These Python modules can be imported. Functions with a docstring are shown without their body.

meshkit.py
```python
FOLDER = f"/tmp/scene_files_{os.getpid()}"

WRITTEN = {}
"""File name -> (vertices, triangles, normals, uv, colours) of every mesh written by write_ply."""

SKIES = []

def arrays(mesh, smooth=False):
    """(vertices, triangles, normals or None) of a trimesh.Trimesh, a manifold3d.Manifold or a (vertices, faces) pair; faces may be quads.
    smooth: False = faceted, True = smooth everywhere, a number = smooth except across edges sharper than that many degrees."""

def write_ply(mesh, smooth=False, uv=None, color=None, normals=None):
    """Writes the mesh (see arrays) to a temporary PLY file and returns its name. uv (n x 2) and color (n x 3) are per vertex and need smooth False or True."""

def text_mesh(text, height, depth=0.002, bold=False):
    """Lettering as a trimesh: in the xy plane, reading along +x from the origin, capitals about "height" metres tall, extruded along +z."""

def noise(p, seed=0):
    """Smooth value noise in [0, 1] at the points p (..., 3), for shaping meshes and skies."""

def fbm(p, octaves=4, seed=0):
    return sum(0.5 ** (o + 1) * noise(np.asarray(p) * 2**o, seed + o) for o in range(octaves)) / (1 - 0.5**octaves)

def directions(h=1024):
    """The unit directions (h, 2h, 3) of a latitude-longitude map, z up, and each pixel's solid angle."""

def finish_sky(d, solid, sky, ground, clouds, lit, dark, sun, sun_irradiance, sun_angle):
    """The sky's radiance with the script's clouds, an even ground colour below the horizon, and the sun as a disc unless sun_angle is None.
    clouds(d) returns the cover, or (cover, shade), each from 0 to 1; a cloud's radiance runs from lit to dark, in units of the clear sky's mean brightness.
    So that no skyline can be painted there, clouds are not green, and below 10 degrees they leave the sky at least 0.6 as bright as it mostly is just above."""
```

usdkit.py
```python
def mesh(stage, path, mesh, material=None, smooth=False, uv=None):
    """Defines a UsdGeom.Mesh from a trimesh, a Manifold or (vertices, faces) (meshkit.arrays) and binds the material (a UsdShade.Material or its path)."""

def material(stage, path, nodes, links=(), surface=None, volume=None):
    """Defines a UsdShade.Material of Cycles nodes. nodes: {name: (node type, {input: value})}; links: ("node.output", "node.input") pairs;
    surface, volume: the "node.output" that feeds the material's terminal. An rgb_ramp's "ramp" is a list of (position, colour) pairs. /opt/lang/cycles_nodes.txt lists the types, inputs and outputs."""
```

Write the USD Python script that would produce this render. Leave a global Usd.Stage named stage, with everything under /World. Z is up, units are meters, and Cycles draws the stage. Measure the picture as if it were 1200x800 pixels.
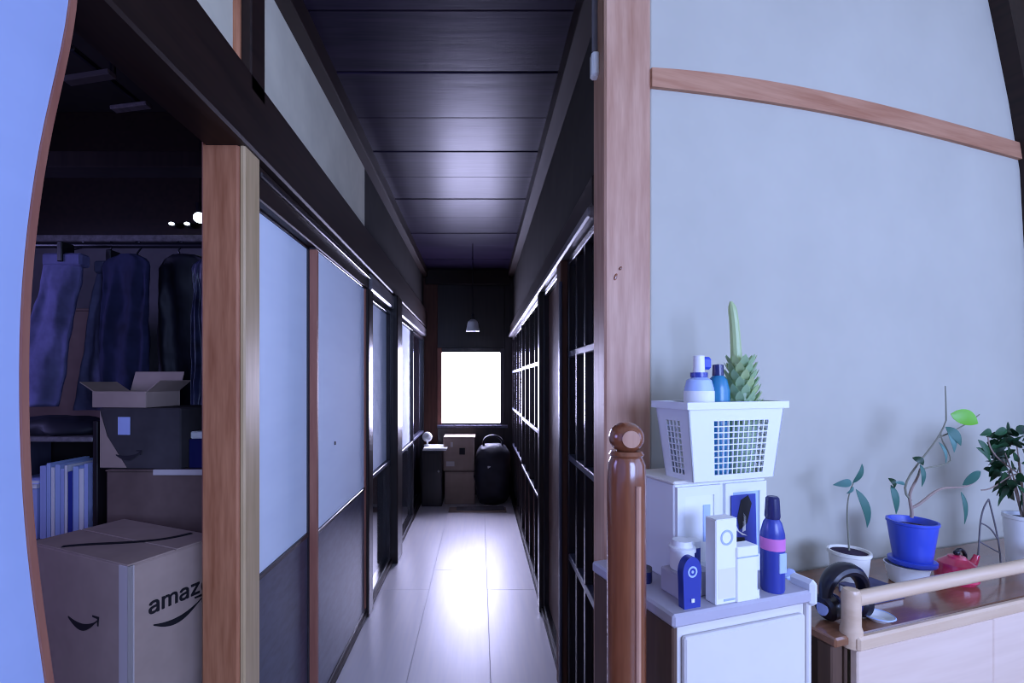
import math, random
import numpy as np
import trimesh
import usdkit, meshkit
from shapely.geometry import Polygon, Point, box as sbox
from pxr import Usd, UsdGeom, UsdLux, UsdShade, Gf, Sdf

random.seed(7)
rng = np.random.default_rng(7)
stage = Usd.Stage.CreateInMemory()
UsdGeom.SetStageUpAxis(stage, UsdGeom.Tokens.z)
UsdGeom.SetStageMetersPerUnit(stage, 1.0)
UsdGeom.Xform.Define(stage, '/World')
UsdGeom.Scope.Define(stage, '/World/Looks')

# ------------------------------------------------------------------ camera
F, CX, CY, CAMZ = 560.0, 562.0, 447.0, 1.26      # focal length and principal point, in pixels of 1200 x 800
cam = UsdGeom.Camera.Define(stage, '/World/Camera')
cam.AddTranslateOp().Set((0, 0, CAMZ))
cam.AddRotateXOp().Set(90.0)
FL = 20.0
cam.CreateFocalLengthAttr(FL)
cam.CreateHorizontalApertureAttr(FL * 1200 / F)
cam.CreateVerticalApertureAttr(FL * 800 / F)
cam.CreateHorizontalApertureOffsetAttr(FL * (600 - CX) / F)
cam.CreateVerticalApertureOffsetAttr(FL * (CY - 400) / F)
cam.CreateClippingRangeAttr(Gf.Vec2f(0.02, 100))
cam.CreateExposureAttr(0.0)

# ------------------------------------------------------------------ light
# daylight through the big window of the hall, on the right behind the camera
def daylight(name, w, h, strength, color, loc, rot):
    l = UsdLux.RectLight.Define(stage, '/World/' + name)
    l.CreateWidthAttr(w); l.CreateHeightAttr(h); l.CreateIntensityAttr(strength); l.CreateColorAttr(Gf.Vec3f(*color))
    l.AddTranslateOp().Set(loc); l.AddRotateXYZOp().Set(rot)
DAY = (0.38, 0.50, 1.0)
daylight('hall_window_daylight', 2.6, 1.4, 3.6, DAY, (2.755, -0.25, 1.55), (90, 0, 90))         # right of the camera
daylight('added_rear_daylight', 1.9, 1.4, 20.0, DAY, (1.70, -2.295, 1.55), (90, 0, 0))          # added behind the camera to lift the paper panels
daylight('added_closet_daylight', 0.9, 0.9, 9.5, (0.40, 0.38, 1.0), (-3.07, .85, 1.65), (90, 0, -90))  # added, out of view, to brighten the closet
FAR_WINDOW = 42.0                                  # radiance of the frosted window that ends the corridor

ZP = .685                                        # height of the plant table

# ------------------------------------------------------------------ helpers
used = {}
def path_for(name, parent=None):
    base = (parent.GetPath().pathString if parent is not None else '/World') + '/' + name
    k = used.get(base, 0)
    used[base] = k + 1
    return base if k == 0 else f'{base}_{k:03d}'

def tag(o, label=None, cat=None, group=None, kind=None):
    for k, v in (('label', label), ('category', cat), ('group', group), ('kind', kind)):
        if v:
            o.SetCustomDataByKey(k, v)
    return o

def obj(name, mesh, mat, parent=None, smooth=30, label=None):
    if isinstance(mesh, list):
        mesh = trimesh.util.concatenate(mesh)
    p = usdkit.mesh(stage, path_for(name, parent), mesh, M[mat], smooth=smooth).GetPrim()
    if label:
        p.SetCustomDataByKey('label', label)
    return p

def thing(name, label, cat, loc=(0, 0, 0), rotz=0.0, group=None, kind=None):
    x = UsdGeom.Xform.Define(stage, path_for(name))
    x.AddTranslateOp().Set(tuple(map(float, loc)))
    x.AddRotateZOp().Set(float(rotz))
    return tag(x.GetPrim(), label, cat, group, kind)

def dup(src, loc, rotz=0.0, label=None, scale=None):
    was = src.GetCustomData()
    name = src.GetName().rstrip('0123456789').rstrip('_')
    x = UsdGeom.Xform.Define(stage, path_for(name))
    x.GetPrim().GetReferences().AddInternalReference(src.GetPath())
    x.GetPrim().SetInstanceable(True)
    x.ClearXformOpOrder()
    UsdGeom.XformCommonAPI(x)
    x.GetPrim().GetAttribute('xformOp:translate').Set(Gf.Vec3d(*map(float, loc)))
    x.GetPrim().GetAttribute('xformOp:rotateZ').Set(float(rotz))
    ops = [UsdGeom.XformOp(x.GetPrim().GetAttribute('xformOp:translate')), UsdGeom.XformOp(x.GetPrim().GetAttribute('xformOp:rotateZ'))]
    if scale is not None:
        s = x.AddScaleOp(); s.Set(tuple(map(float, scale))); ops.append(s)
    x.SetXformOpOrder(ops)
    return tag(x.GetPrim(), label or was['label'], was['category'], was.get('group'))

def bx(x0, x1, y0, y1, z0, z1, r=0.003):
    r = min(r, (x1 - x0) * .45, (y1 - y0) * .45, (z1 - z0) * .45)
    pts = []
    for sx, a, b in ((0, x0, x1),):
        for X, dx in ((x0, 1), (x1, -1)):
            for Y, dy in ((y0, 1), (y1, -1)):
                for Z, dz in ((z0, 1), (z1, -1)):
                    pts += [(X, Y + dy * r, Z + dz * r), (X + dx * r, Y, Z + dz * r), (X + dx * r, Y + dy * r, Z)]
    return trimesh.convex.convex_hull(np.array(pts))

def tf(m, loc=(0, 0, 0), rz=0, rx=0, ry=0, s=None):
    m = m.copy()
    if s is not None:
        m.apply_scale(s)
    for a, ax in ((rx, (1, 0, 0)), (ry, (0, 1, 0)), (rz, (0, 0, 1))):
        if a:
            m.apply_transform(trimesh.transformations.rotation_matrix(math.radians(a), ax))
    m.apply_translation(loc)
    return m

def lathe(profile, n=40):
    return trimesh.creation.revolve(np.array(profile, float), sections=n)

def tube(pts, r, n=10, closed=False):
    """A round rod through the points; r a number or one radius per point."""
    pts = np.array(pts, float)
    k = len(pts)
    r = np.full(k, r) if np.ndim(r) == 0 else np.array(r, float)
    t = np.gradient(pts, axis=0)
    t /= np.linalg.norm(t, axis=1, keepdims=True)
    up = np.array([0, 0, 1.0]) if abs(t[0][2]) < .9 else np.array([1.0, 0, 0])
    a = np.cross(up, t[0]); a /= np.linalg.norm(a)
    V = []
    for i in range(k):
        a = a - t[i] * (a @ t[i]); a /= np.linalg.norm(a)
        b = np.cross(t[i], a)
        th = np.arange(n) * 2 * np.pi / n
        V.append(pts[i] + r[i] * (np.cos(th)[:, None] * a + np.sin(th)[:, None] * b))
    V = np.vstack(V + [pts[:1], pts[-1:]])
    Fc = []
    for i in range(k - 1):
        for j in range(n):
            p, q = i * n + j, i * n + (j + 1) % n
            Fc += [(p, q, q + n), (p, q + n, p + n)]
    for j in range(n):
        Fc.append((k * n, (j + 1) % n, j))
        Fc.append((k * n + 1, (k - 1) * n + j, (k - 1) * n + (j + 1) % n))
    return trimesh.Trimesh(V, Fc, process=False)

def curve(pts, n=24):
    from scipy.interpolate import CubicSpline
    pts = np.array(pts, float)
    t = np.r_[0, np.cumsum(np.linalg.norm(np.diff(pts, axis=0), axis=1))]
    return CubicSpline(t, pts)(np.linspace(0, t[-1], n))

def prism(poly, depth):
    """A shapely polygon in x-z, from y = 0 to y = depth."""
    m = trimesh.util.concatenate([trimesh.creation.extrude_polygon(g, depth, engine='earcut') for g in getattr(poly, 'geoms', [poly])])
    v = m.vertices.copy()
    m.vertices = np.c_[v[:, 0], v[:, 2], v[:, 1]]
    m.faces = m.faces[:, ::-1]
    return m

def at(px, py, Y):
    return np.array([(px - CX) / F * Y, Y, CAMZ + (CY - py) / F * Y])

def on(px, py, z):
    """The point of the level z that the photograph shows there."""
    return at(px, py, (CAMZ - z) * F / (py - CY))

# ------------------------------------------------------------------ materials
M = {}
def plain(name, col, rough=.6, spec=.5, var=0.0, scale=6.0, stretch=(1, 1, 1), bump=0.0, metal=0.0, coat=0.0, space='object', col2=None, detail=4.0):
    nodes = {'p': ('principled_bsdf', {'base_color': col, 'roughness': rough, 'specular_ior_level': spec, 'metallic': metal, 'coat_weight': coat, 'coat_roughness': .12})}
    links = []
    if var or bump or col2:
        nodes['tc'] = ('texture_coordinate', {})
        nodes['m'] = ('mapping', {'scale': stretch})
        nodes['n'] = ('noise_texture', {'scale': scale, 'detail': detail, 'roughness': .6})
        links += [('tc.object', 'm.vector'), ('m.vector', 'n.vector')]
        c = np.array(col)
        lo, hi = (c * (1 - var), c * (1 + var)) if col2 is None else (c, np.array(col2))
        nodes['r'] = ('rgb_ramp', {'ramp': [(0.28, tuple(lo)), (0.72, tuple(np.minimum(hi, 1)))]})
        links += [('n.fac', 'r.fac'), ('r.color', 'p.base_color')]
        if bump:
            nodes['b'] = ('bump', {'strength': bump, 'distance': .004})
            links += [('n.fac', 'b.height'), ('b.normal', 'p.normal')]
    M[name] = usdkit.material(stage, '/World/Looks/' + name, nodes, links, surface='p.BSDF')

def glow(name, col, strength):
    M[name] = usdkit.material(stage, '/World/Looks/' + name, {'e': ('emission', {'color': col, 'strength': strength})}, [], surface='e.emission')

VERT, ALONG_Y, ALONG_X = (14, 14, 1.2), (14, 1.0, 14), (1.0, 14, 14)
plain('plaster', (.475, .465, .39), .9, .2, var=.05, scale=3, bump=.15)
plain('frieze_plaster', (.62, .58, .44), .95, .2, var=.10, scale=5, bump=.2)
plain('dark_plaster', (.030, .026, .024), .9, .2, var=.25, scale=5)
plain('closet_plaster', (.14, .13, .14), .9, .2, var=.2, scale=5)
plain('red_wood', (.26, .085, .036), .5, .4, scale=3, stretch=VERT, col2=(.50, .22, .11), bump=.12)
plain('pale_red_wood', (.42, .21, .13), .5, .4, scale=3, stretch=VERT, col2=(.62, .38, .26), bump=.1)
plain('rail_wood', (.34, .14, .075), .5, .4, scale=3, stretch=ALONG_X, col2=(.52, .28, .17), bump=.12)
plain('stile_wood', (.24, .085, .06), .5, .4, scale=3, stretch=VERT, col2=(.33, .14, .09))
plain('trim_wood', (.46, .32, .16), .4, .5, scale=3, stretch=VERT, col2=(.60, .43, .24))
plain('dark_beam', (.010, .005, .004), .5, .3, scale=3, stretch=ALONG_Y, col2=(.024, .011, .008), bump=.1)
plain('pale_beam', (.10, .09, .09), .35, .5, scale=3, stretch=ALONG_Y, col2=(.24, .22, .23), bump=.1)  # paler beam colour; on the corridor lintels it paints window light
plain('dark_post', (.012, .009, .009), .3, .5, scale=3, stretch=VERT, col2=(.026, .018, .016))
plain('brown_panel', (.075, .028, .018), .6, .3, scale=3, stretch=VERT, col2=(.125, .052, .032))
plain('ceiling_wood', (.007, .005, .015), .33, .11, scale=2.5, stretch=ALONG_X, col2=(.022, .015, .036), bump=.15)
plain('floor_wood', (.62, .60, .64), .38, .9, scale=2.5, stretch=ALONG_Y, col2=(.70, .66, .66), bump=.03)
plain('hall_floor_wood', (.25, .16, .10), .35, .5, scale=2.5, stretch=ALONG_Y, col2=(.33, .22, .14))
plain('fusuma_paper', (.80, .88, .99), .8, .3, var=.03, scale=2.2, stretch=(1, 1, 5), bump=.05)
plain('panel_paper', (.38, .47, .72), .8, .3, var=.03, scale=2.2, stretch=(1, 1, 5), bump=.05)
plain('fusuma_board', (.030, .034, .060), .28, .6, scale=7, stretch=(1, 2, 6), col2=(.060, .066, .11), bump=.1)
plain('dark_pane', (.010, .010, .014), .06, 1.0)
plain('frame_lacquer', (.016, .013, .016), .22, .7, scale=3, stretch=VERT, col2=(.03, .024, .028))
plain('pale_lacquer', (.04, .04, .07), .36, .5, scale=3, stretch=VERT, col2=(.09, .09, .14))  # paler than the frame lacquer
plain('newel_wood', (.15, .045, .018), .22, .6, scale=3, stretch=VERT, col2=(.27, .09, .038), coat=.6)
plain('cardboard', (.36, .27, .22), .85, .2, var=.10, scale=9, bump=.1)
plain('old_cardboard', (.15, .10, .085), .85, .2, var=.2, scale=8, bump=.1)
plain('dark_cardboard', (.050, .045, .048), .85, .2, var=.25, scale=8)
plain('tape_and_highlight', (.55, .50, .48), .3, .5)  # also colours the painted edge highlight on the brown carton
plain('print_ink', (.010, .009, .012), .6, .3)
plain('jeans', (.15, .15, .30), .9, .1, var=.35, scale=9, bump=.3)
plain('grey_cloth', (.10, .10, .18), .9, .1, var=.35, scale=9, bump=.3)
plain('navy_cloth', (.018, .020, .055), .85, .2, var=.5, scale=8, bump=.3)
plain('black_cloth', (.008, .008, .016), .6, .4, var=.5, scale=10, bump=.3)
plain('satin_black_cloth', (.022, .025, .06), .4, .5, var=.8, scale=14, bump=.5)
plain('white_plastic', (.80, .82, .82), .4, .5)
plain('cream_plastic', (.78, .76, .68), .45, .5)
plain('chest_white', (.72, .69, .66), .5, .4, var=.04, scale=4)
plain('chest_top', (.46, .44, .50), .4, .5, var=.05, scale=5)
plain('dark_side_brown', (.085, .048, .032), .5, .4, scale=3, stretch=VERT, col2=(.13, .075, .05))
plain('pale_blue', (.42, .55, .85), .45, .5)
plain('paper_white', (.84, .85, .82), .7, .3)
plain('paper_blue', (.40, .48, .80), .7, .3)
plain('deep_blue', (.03, .05, .32), .3, .6)
plain('navy_plastic', (.015, .018, .10), .25, .6)
plain('pot_blue', (.035, .075, .55), .3, .6)
plain('teal', (.02, .20, .36), .3, .6)
plain('pink_label', (.62, .18, .50), .5, .4)
plain('black_plastic', (.008, .008, .014), .3, .5)
plain('headset_black', (.006, .006, .016), .25, .6)
plain('soil', (.05, .035, .06), .95, .1, var=.4, scale=40, bump=.5)
plain('kettle_red', (.66, .03, .10), .2, .6, coat=.5)
plain('steel', (.6, .6, .62), .25, .5, metal=1.0)
plain('pale_wood', (.62, .44, .28), .4, .5, scale=3, stretch=ALONG_X, col2=(.74, .56, .39), coat=.2)
plain('table_wood', (.20, .085, .042), .16, .7, scale=3, stretch=ALONG_X, col2=(.29, .13, .07), coat=.5)
plain('apron_wood', (.68, .52, .40), .5, .4, scale=2, stretch=ALONG_X, col2=(.78, .62, .50))
plain('stem', (.22, .22, .16), .7, .3)
plain('brown_stem', (.32, .24, .20), .7, .3)
for nm, c in (('leaf_teal', (.05, .17, .13)), ('leaf_grey', (.10, .25, .22)), ('leaf_dark', (.012, .055, .022)), ('leaf_mid', (.03, .11, .045)), ('leaf_bright', (.16, .50, .02)), ('leaf_pale', (.42, .58, .34)), ('spike_pale', (.50, .62, .32))):
    nodes = {'p': ('principled_bsdf', {'base_color': c, 'roughness': .35, 'specular_ior_level': .5}),
             't': ('translucent_bsdf', {'color': tuple(np.minimum(np.array(c) * 1.6, 1))}), 'mx': ('mix_closure', {'fac': .25})}
    M[nm] = usdkit.material(stage, '/World/Looks/' + nm, nodes, [('p.BSDF', 'mx.closure1'), ('t.BSDF', 'mx.closure2')], surface='mx.closure')
M['pane_glass'] = usdkit.material(stage, '/World/Looks/pane_glass', {'t': ('transparent_bsdf', {'color': (.93, .95, .97)}), 'g': ('glossy_bsdf', {'color': (1, 1, 1), 'roughness': .03}), 'f': ('fresnel', {'IOR': 1.5}), 'mx': ('mix_closure', {})},
                                  [('f.fac', 'mx.fac'), ('t.BSDF', 'mx.closure1'), ('g.BSDF', 'mx.closure2')], surface='mx.closure')
M['clear_plastic'] = usdkit.material(stage, '/World/Looks/clear_plastic', {'p': ('principled_bsdf', {'base_color': (.75, .85, 1.0), 'roughness': .1, 'transmission_weight': .5, 'ior': 1.4})}, [], surface='p.BSDF')
glow('frosted_daylight', (.62, .62, 1.0), FAR_WINDOW)
glow('sky_patch', (.8, .9, 1.0), 2.0)
glow('bulb_glow', (.75, .85, 1.0), 3.0)

BLOCK = dict(kind='structure')
# ------------------------------------------------------------------ the setting
L, R = -0.60, 0.34                   # the corridor's two faces
YE, ZC = 5.33, 2.50                  # end wall, corridor ceiling
ZH = 2.75                            # hall ceiling
WA = math.degrees(math.atan2(1, 3.1))          # the plastered wall turns away from the corridor
U = np.array([3.1, 1]) / math.hypot(3.1, 1)     # along that wall
N = np.array([U[1], -U[0]])                     # out of it, into the hall
W0 = np.array([.46, 1.30])

fl = thing('floor', 'pale glossy boarded corridor floor mirroring the far window', 'floor', **BLOCK)
xs = np.linspace(-.66, .40, 4)
for i in range(3):
    for y0, y1 in ((1.25, 2.9 + .3 * (i % 2)), (2.9 + .3 * (i % 2), YE + .05)):
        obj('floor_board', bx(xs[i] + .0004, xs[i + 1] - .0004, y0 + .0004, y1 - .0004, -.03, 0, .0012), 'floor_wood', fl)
for i in range(17):
    x0 = -.66 + i * .205
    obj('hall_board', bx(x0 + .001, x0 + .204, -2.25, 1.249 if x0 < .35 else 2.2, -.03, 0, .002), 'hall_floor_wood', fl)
obj('subfloor', bx(-3.1, 2.9, -2.4, YE + .2, -.10, -.031), 'dark_beam', fl)

ce = thing('ceiling', 'dark glossy wooden boards across the corridor ceiling', 'ceiling', **BLOCK)
joints = [1.28, 1.60, 1.92, 2.25, 2.58, 2.90, 3.25, 3.62, 4.0, 4.4, 4.85, YE]
for i, (a, b) in enumerate(zip(joints, joints[1:])):
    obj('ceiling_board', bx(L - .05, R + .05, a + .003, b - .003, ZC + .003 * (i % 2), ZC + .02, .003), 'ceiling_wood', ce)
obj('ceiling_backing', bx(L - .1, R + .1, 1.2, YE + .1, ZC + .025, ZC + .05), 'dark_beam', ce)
obj('hall_ceiling_panel', bx(-.66, 2.9, -2.4, 2.3, ZH, ZH + .05), 'frieze_plaster', ce)
obj('header_panel', bx(L - .05, R + .1, 1.20, 1.28, ZC + .05, ZH), 'dark_plaster', ce)

# left wall: plaster above the beam, the dark boards behind the sliding panels
wl = thing('wall_left', 'strip of grey plaster above the dark beam on the left', 'wall', **BLOCK)
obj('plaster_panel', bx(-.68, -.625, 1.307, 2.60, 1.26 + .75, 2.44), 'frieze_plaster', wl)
obj('plaster_panel', bx(-.68, -.625, 2.60, YE, 1.26 + .75, 2.44), 'dark_plaster', wl)  # same plaster strip, coloured dark where it fades into shade
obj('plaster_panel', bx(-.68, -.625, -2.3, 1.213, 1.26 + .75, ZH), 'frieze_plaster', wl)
obj('cornice', bx(-.66, -.575, 1.30, YE, 2.42, ZC + .02), 'dark_beam', wl)
obj('backing_wall', bx(-.720, -.702, 1.302, YE, 0, 2.5), 'dark_plaster', wl)
wr = thing('wall_right', 'dark plaster above the glazed doors on the right side of the corridor', 'wall', **BLOCK)
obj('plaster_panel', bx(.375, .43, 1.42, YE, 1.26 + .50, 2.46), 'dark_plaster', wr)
obj('cornice', bx(.315, .40, 1.42, YE, 2.42, ZC + .02), 'dark_beam', wr)
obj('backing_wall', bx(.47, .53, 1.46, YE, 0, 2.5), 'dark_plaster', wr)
we = thing('wall_rear', 'dark boarded wall around the bright window at the corridor end', 'wall', **BLOCK)
wx0, wx1, wz0, wz1 = -.419, .229, .80, 1.584
obj('wall_board', bx(-.72, wx0 - .05, YE, YE + .06, 0, 2.5), 'brown_panel', we)
obj('wall_board', bx(wx1 + .05, .46, YE, YE + .06, 0, 2.5), 'dark_post', we)
obj('wall_board', bx(wx0 - .05, wx1 + .05, YE, YE + .06, wz1 + .05, 2.5), 'dark_post', we)
obj('wall_board', bx(wx0 - .05, wx1 + .05, YE, YE + .06, 0, wz0 - .05), 'dark_post', we)
obj('cornice', bx(-.60, .34, YE - .05, YE, 2.34, 2.5), 'dark_beam', we)
w1 = thing('window_1', 'bright white frosted window at the end of the corridor', 'window', **BLOCK)
obj('pane', bx(wx0, wx1, YE + .030, YE + .036, wz0, wz1, .001), 'frosted_daylight', w1)
for a in ((wx0 - .05, wx0, wz0 - .05, wz1 + .05), (wx1, wx1 + .05, wz0 - .05, wz1 + .05), (wx0, wx1, wz1, wz1 + .05), (wx0, wx1, wz0 - .05, wz0)):
    obj('window_frame', bx(a[0], a[1], YE - .03, YE + .06, a[2], a[3]), 'stile_wood' if a[1] <= wx0 else 'frame_lacquer', w1)
obj('sill', bx(wx0 - .05, wx1 + .08, YE - .07, YE - .03, wz0 - .05, wz0 - .02), 'pale_lacquer', w1)

# the plastered wall on the right
ws = thing('wall_side', 'large pale plastered wall beyond the red post', 'wall', (W0[0], W0[1], 0), WA, **BLOCK)
obj('plaster_panel', bx(.006, 2.5, 0, .08, 0, ZH), 'plaster', ws)
obj('baseboard_strip', bx(0, 2.4, -.015, 0, 0, .09), 'red_wood', ws)
def wall_pt(px, py):
    a = (px - CX) / F                       # ray (a, 1) meets W0 + s U
    s = (W0[0] - a * W0[1]) / (a * U[1] - U[0])
    Y = W0[1] + s * U[1]
    return s, CAMZ + (CY - py) / F * Y
top = np.array([wall_pt(*p) for p in ((761, 82), (830, 88), (900, 98), (1000, 118), (1100, 143), (1198, 171))])
bot = np.array([wall_pt(*p) for p in ((761, 104), (830, 112), (900, 122), (1000, 140), (1100, 163), (1198, 189))])
ct, cb = curve(top, 20), curve(bot, 20)
v = prism(Polygon(np.vstack([ct, cb[::-1]])), .012); v.apply_translation((0, -.012, 0))
t3 = thing('trim_3', 'slightly bowed reddish picture rail across the pale plastered wall', 'rail', (W0[0], W0[1], 0), WA, **BLOCK)
obj('rail', v, 'rail_wood', t3)
t4 = thing('trim_4', 'slanting dark timber in the upper right corner', 'post', (W0[0], W0[1], 0), WA, **BLOCK)
for k, (a, b, m) in enumerate((((1166, 40), (1184, 40), 'dark_beam'), ((1184, 40), (1189, 40), 'trim_wood'), ((1189, 40), (1206, 40), 'brown_panel'))):
    q = []
    for px, py in ((a[0] - 10, -8), (a[0] + 0, 40), (a[0] + 16, 120), (a[0] + 29, 200), (a[0] + 36, 330)):
        q.append(wall_pt(px, py))
    w = []
    for px, py in ((b[0] - 10, -8), (b[0] + 0, 40), (b[0] + 16, 120), (b[0] + 29, 200), (b[0] + 36, 330)):
        w.append(wall_pt(px, py))
    q.append((q[-1][0] + .01, ZP + .02)); w.append((w[-1][0] + .01, ZP + .02))     # runs on down, out of the frame, to just above the table
    m_ = prism(Polygon(q + w[::-1]), .05); m_.apply_translation((0, -.05 - .006 * (k == 1), 0))
    obj(('post_edge', 'bead', 'post_face')[k], m_, m, t4)

# hall behind the camera: window wall and rear wall
wb = thing('wall_front', 'pale hall wall behind the camera', 'wall', **BLOCK)
for a in ((-.68, .75, 0, ZH), (2.65, 2.9, 0, ZH), (.75, 2.65, 0, .85), (.75, 2.65, 2.25, ZH)):
    obj('plaster_panel', bx(a[0], a[1], -2.38, -2.30, a[2], a[3]), 'plaster', wb)
w3 = thing('window_3', 'added unseen window behind the camera, brightening the paper panels', 'window', **BLOCK)  # window added for the light it throws on the paper panels
for a in ((.75, .8, .85, 2.25), (2.6, 2.65, .85, 2.25), (.8, 2.6, 2.2, 2.25), (.8, 2.6, .85, .9)):
    obj('window_frame', bx(a[0], a[1], -2.37, -2.31, a[2], a[3]), 'red_wood', w3)
obj('pane', bx(.8, 2.6, -2.345, -2.34, .9, 2.2, .001), 'pane_glass', w3)
wo = thing('wall_outer', 'hall wall holding the wide daylight window', 'wall', **BLOCK)
for a in ((-2.3, -1.6, 0, ZH), (1.1, 2.05, 0, ZH), (-1.6, 1.1, 0, .8), (-1.6, 1.1, 2.3, ZH)):
    obj('plaster_panel', bx(2.76, 2.84, *a), 'plaster', wo)
w2 = thing('window_2', 'wide hall window that lights the plastered wall', 'window', **BLOCK)
for a in ((-1.6, -1.55, .8, 2.3), (1.05, 1.1, .8, 2.3), (-1.55, 1.05, 2.25, 2.3), (-1.55, 1.05, .8, .85)):
    obj('window_frame', bx(2.77, 2.83, *a), 'red_wood', w2)
obj('pane', bx(2.80, 2.805, -1.55, 1.05, .85, 2.25, .001), 'pane_glass', w2)

# posts and beams
p1 = thing('trim_1', 'reddish wooden post beside the closet opening', 'post', **BLOCK)
obj('post', bx(-.708, -.612, 1.213, 1.300, 0, ZH, .006), 'red_wood', p1)
obj('post_edge', bx(-.612, -.597, 1.216, 1.300, 0, 1.98, .004), 'trim_wood', p1)
obj('upper_post_edge', bx(-.614, -.585, 1.225, 1.305, 2.01, ZH, .004), 'dark_beam', p1)
p2 = thing('trim_2', 'pale reddish post with a small knot beside the glazed doors', 'post', **BLOCK)
obj('post', bx(.338, .463, 1.292, 1.42, 0, ZH, .006), 'pale_red_wood', p2)
kn = at(722, 322, 1.2905)
obj('knot', tf(trimesh.creation.icosphere(2, 1), tuple(kn + [-.001, .0015, -.005]), s=(.0045, .0025, .010), ry=20), 'newel_wood', p2)
obj('knot', tf(trimesh.creation.icosphere(2, 1), tuple(kn + [.012, .0015, .018]), s=(.004, .0025, .006), ry=40), 'newel_wood', p2)
b1 = thing('trim_5', 'long dark beam above the paper sliding panels on the left', 'beam', **BLOCK)
obj('beam', bx(-.70, -.585, -2.2, YE, 1.26 + .60, 1.26 + .795, .006), 'dark_beam', b1)
obj('lintel', bx(-.69, -.605, 1.307, 2.62, 1.26 + .50, 1.26 + .595, .004), 'dark_beam', b1)
obj('lintel_lip', bx(-.612, -.595, 1.307, 2.75, 1.26 + .560, 1.26 + .575, .003), 'frame_lacquer', b1)
obj('lit_tone_lintel', bx(-.69, -.590, 2.62, YE, 1.26 + .50, 1.26 + .595, .010), 'pale_beam', b1)  # paler grey stands in for window light along the lintel
b2 = thing('trim_6', 'dark lintel with lower edge coloured as if lit, along the right of the corridor', 'beam', **BLOCK)
obj('lintel', bx(.335, .46, 1.42, YE, 1.26 + .525, 1.26 + .62, .006), 'dark_beam', b2)
obj('lit_tone_edge', bx(.322, .455, 1.42, YE, 1.26 + .49, 1.26 + .525, .006), 'pale_beam', b2)  # pale strip paints the lit underside of the lintel
p3 = thing('trim_7', 'black pillar standing out into the corridor on the left', 'post', **BLOCK)
obj('pillar', bx(-.66, -.565, 3.30, 3.50, 0, 1.86, .006), 'dark_post', p3)
p4 = thing('trim_8', 'slim black post after the second paper panel', 'post', **BLOCK)
obj('post', bx(-.66, -.59, 2.55, 2.65, 0, 1.76, .006), 'dark_post', p4)
p5 = thing('trim_9', 'black post with a pale corner beyond the lattice door', 'post', **BLOCK)
obj('post', bx(.325, .44, 1.92, 2.02, 0, 1.75, .005), 'brown_panel', p5)
obj('pale_corner', bx(.318, .330, 1.905, 1.925, 0, 1.66, .003), 'pale_lacquer', p5)  # corner strip paler than the post
p6 = thing('trim_10', 'far dark post on the right side of the corridor', 'post', **BLOCK)
obj('post', bx(.325, .44, 2.60, 2.68, 0, 1.75, .005), 'dark_post', p6)
bl = thing('baseboard_left', 'low dark sill under the sliding panels on the left', 'sill', **BLOCK)
obj('sill', bx(-.69, -.60, 1.30, YE, 0, .035, .004), 'dark_beam', bl)
br = thing('baseboard_right', 'low dark sill under the glazed doors on the right', 'sill', **BLOCK)
obj('sill', bx(.335, .44, 1.42, YE, 0, .035, .004), 'dark_beam', br)

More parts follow.
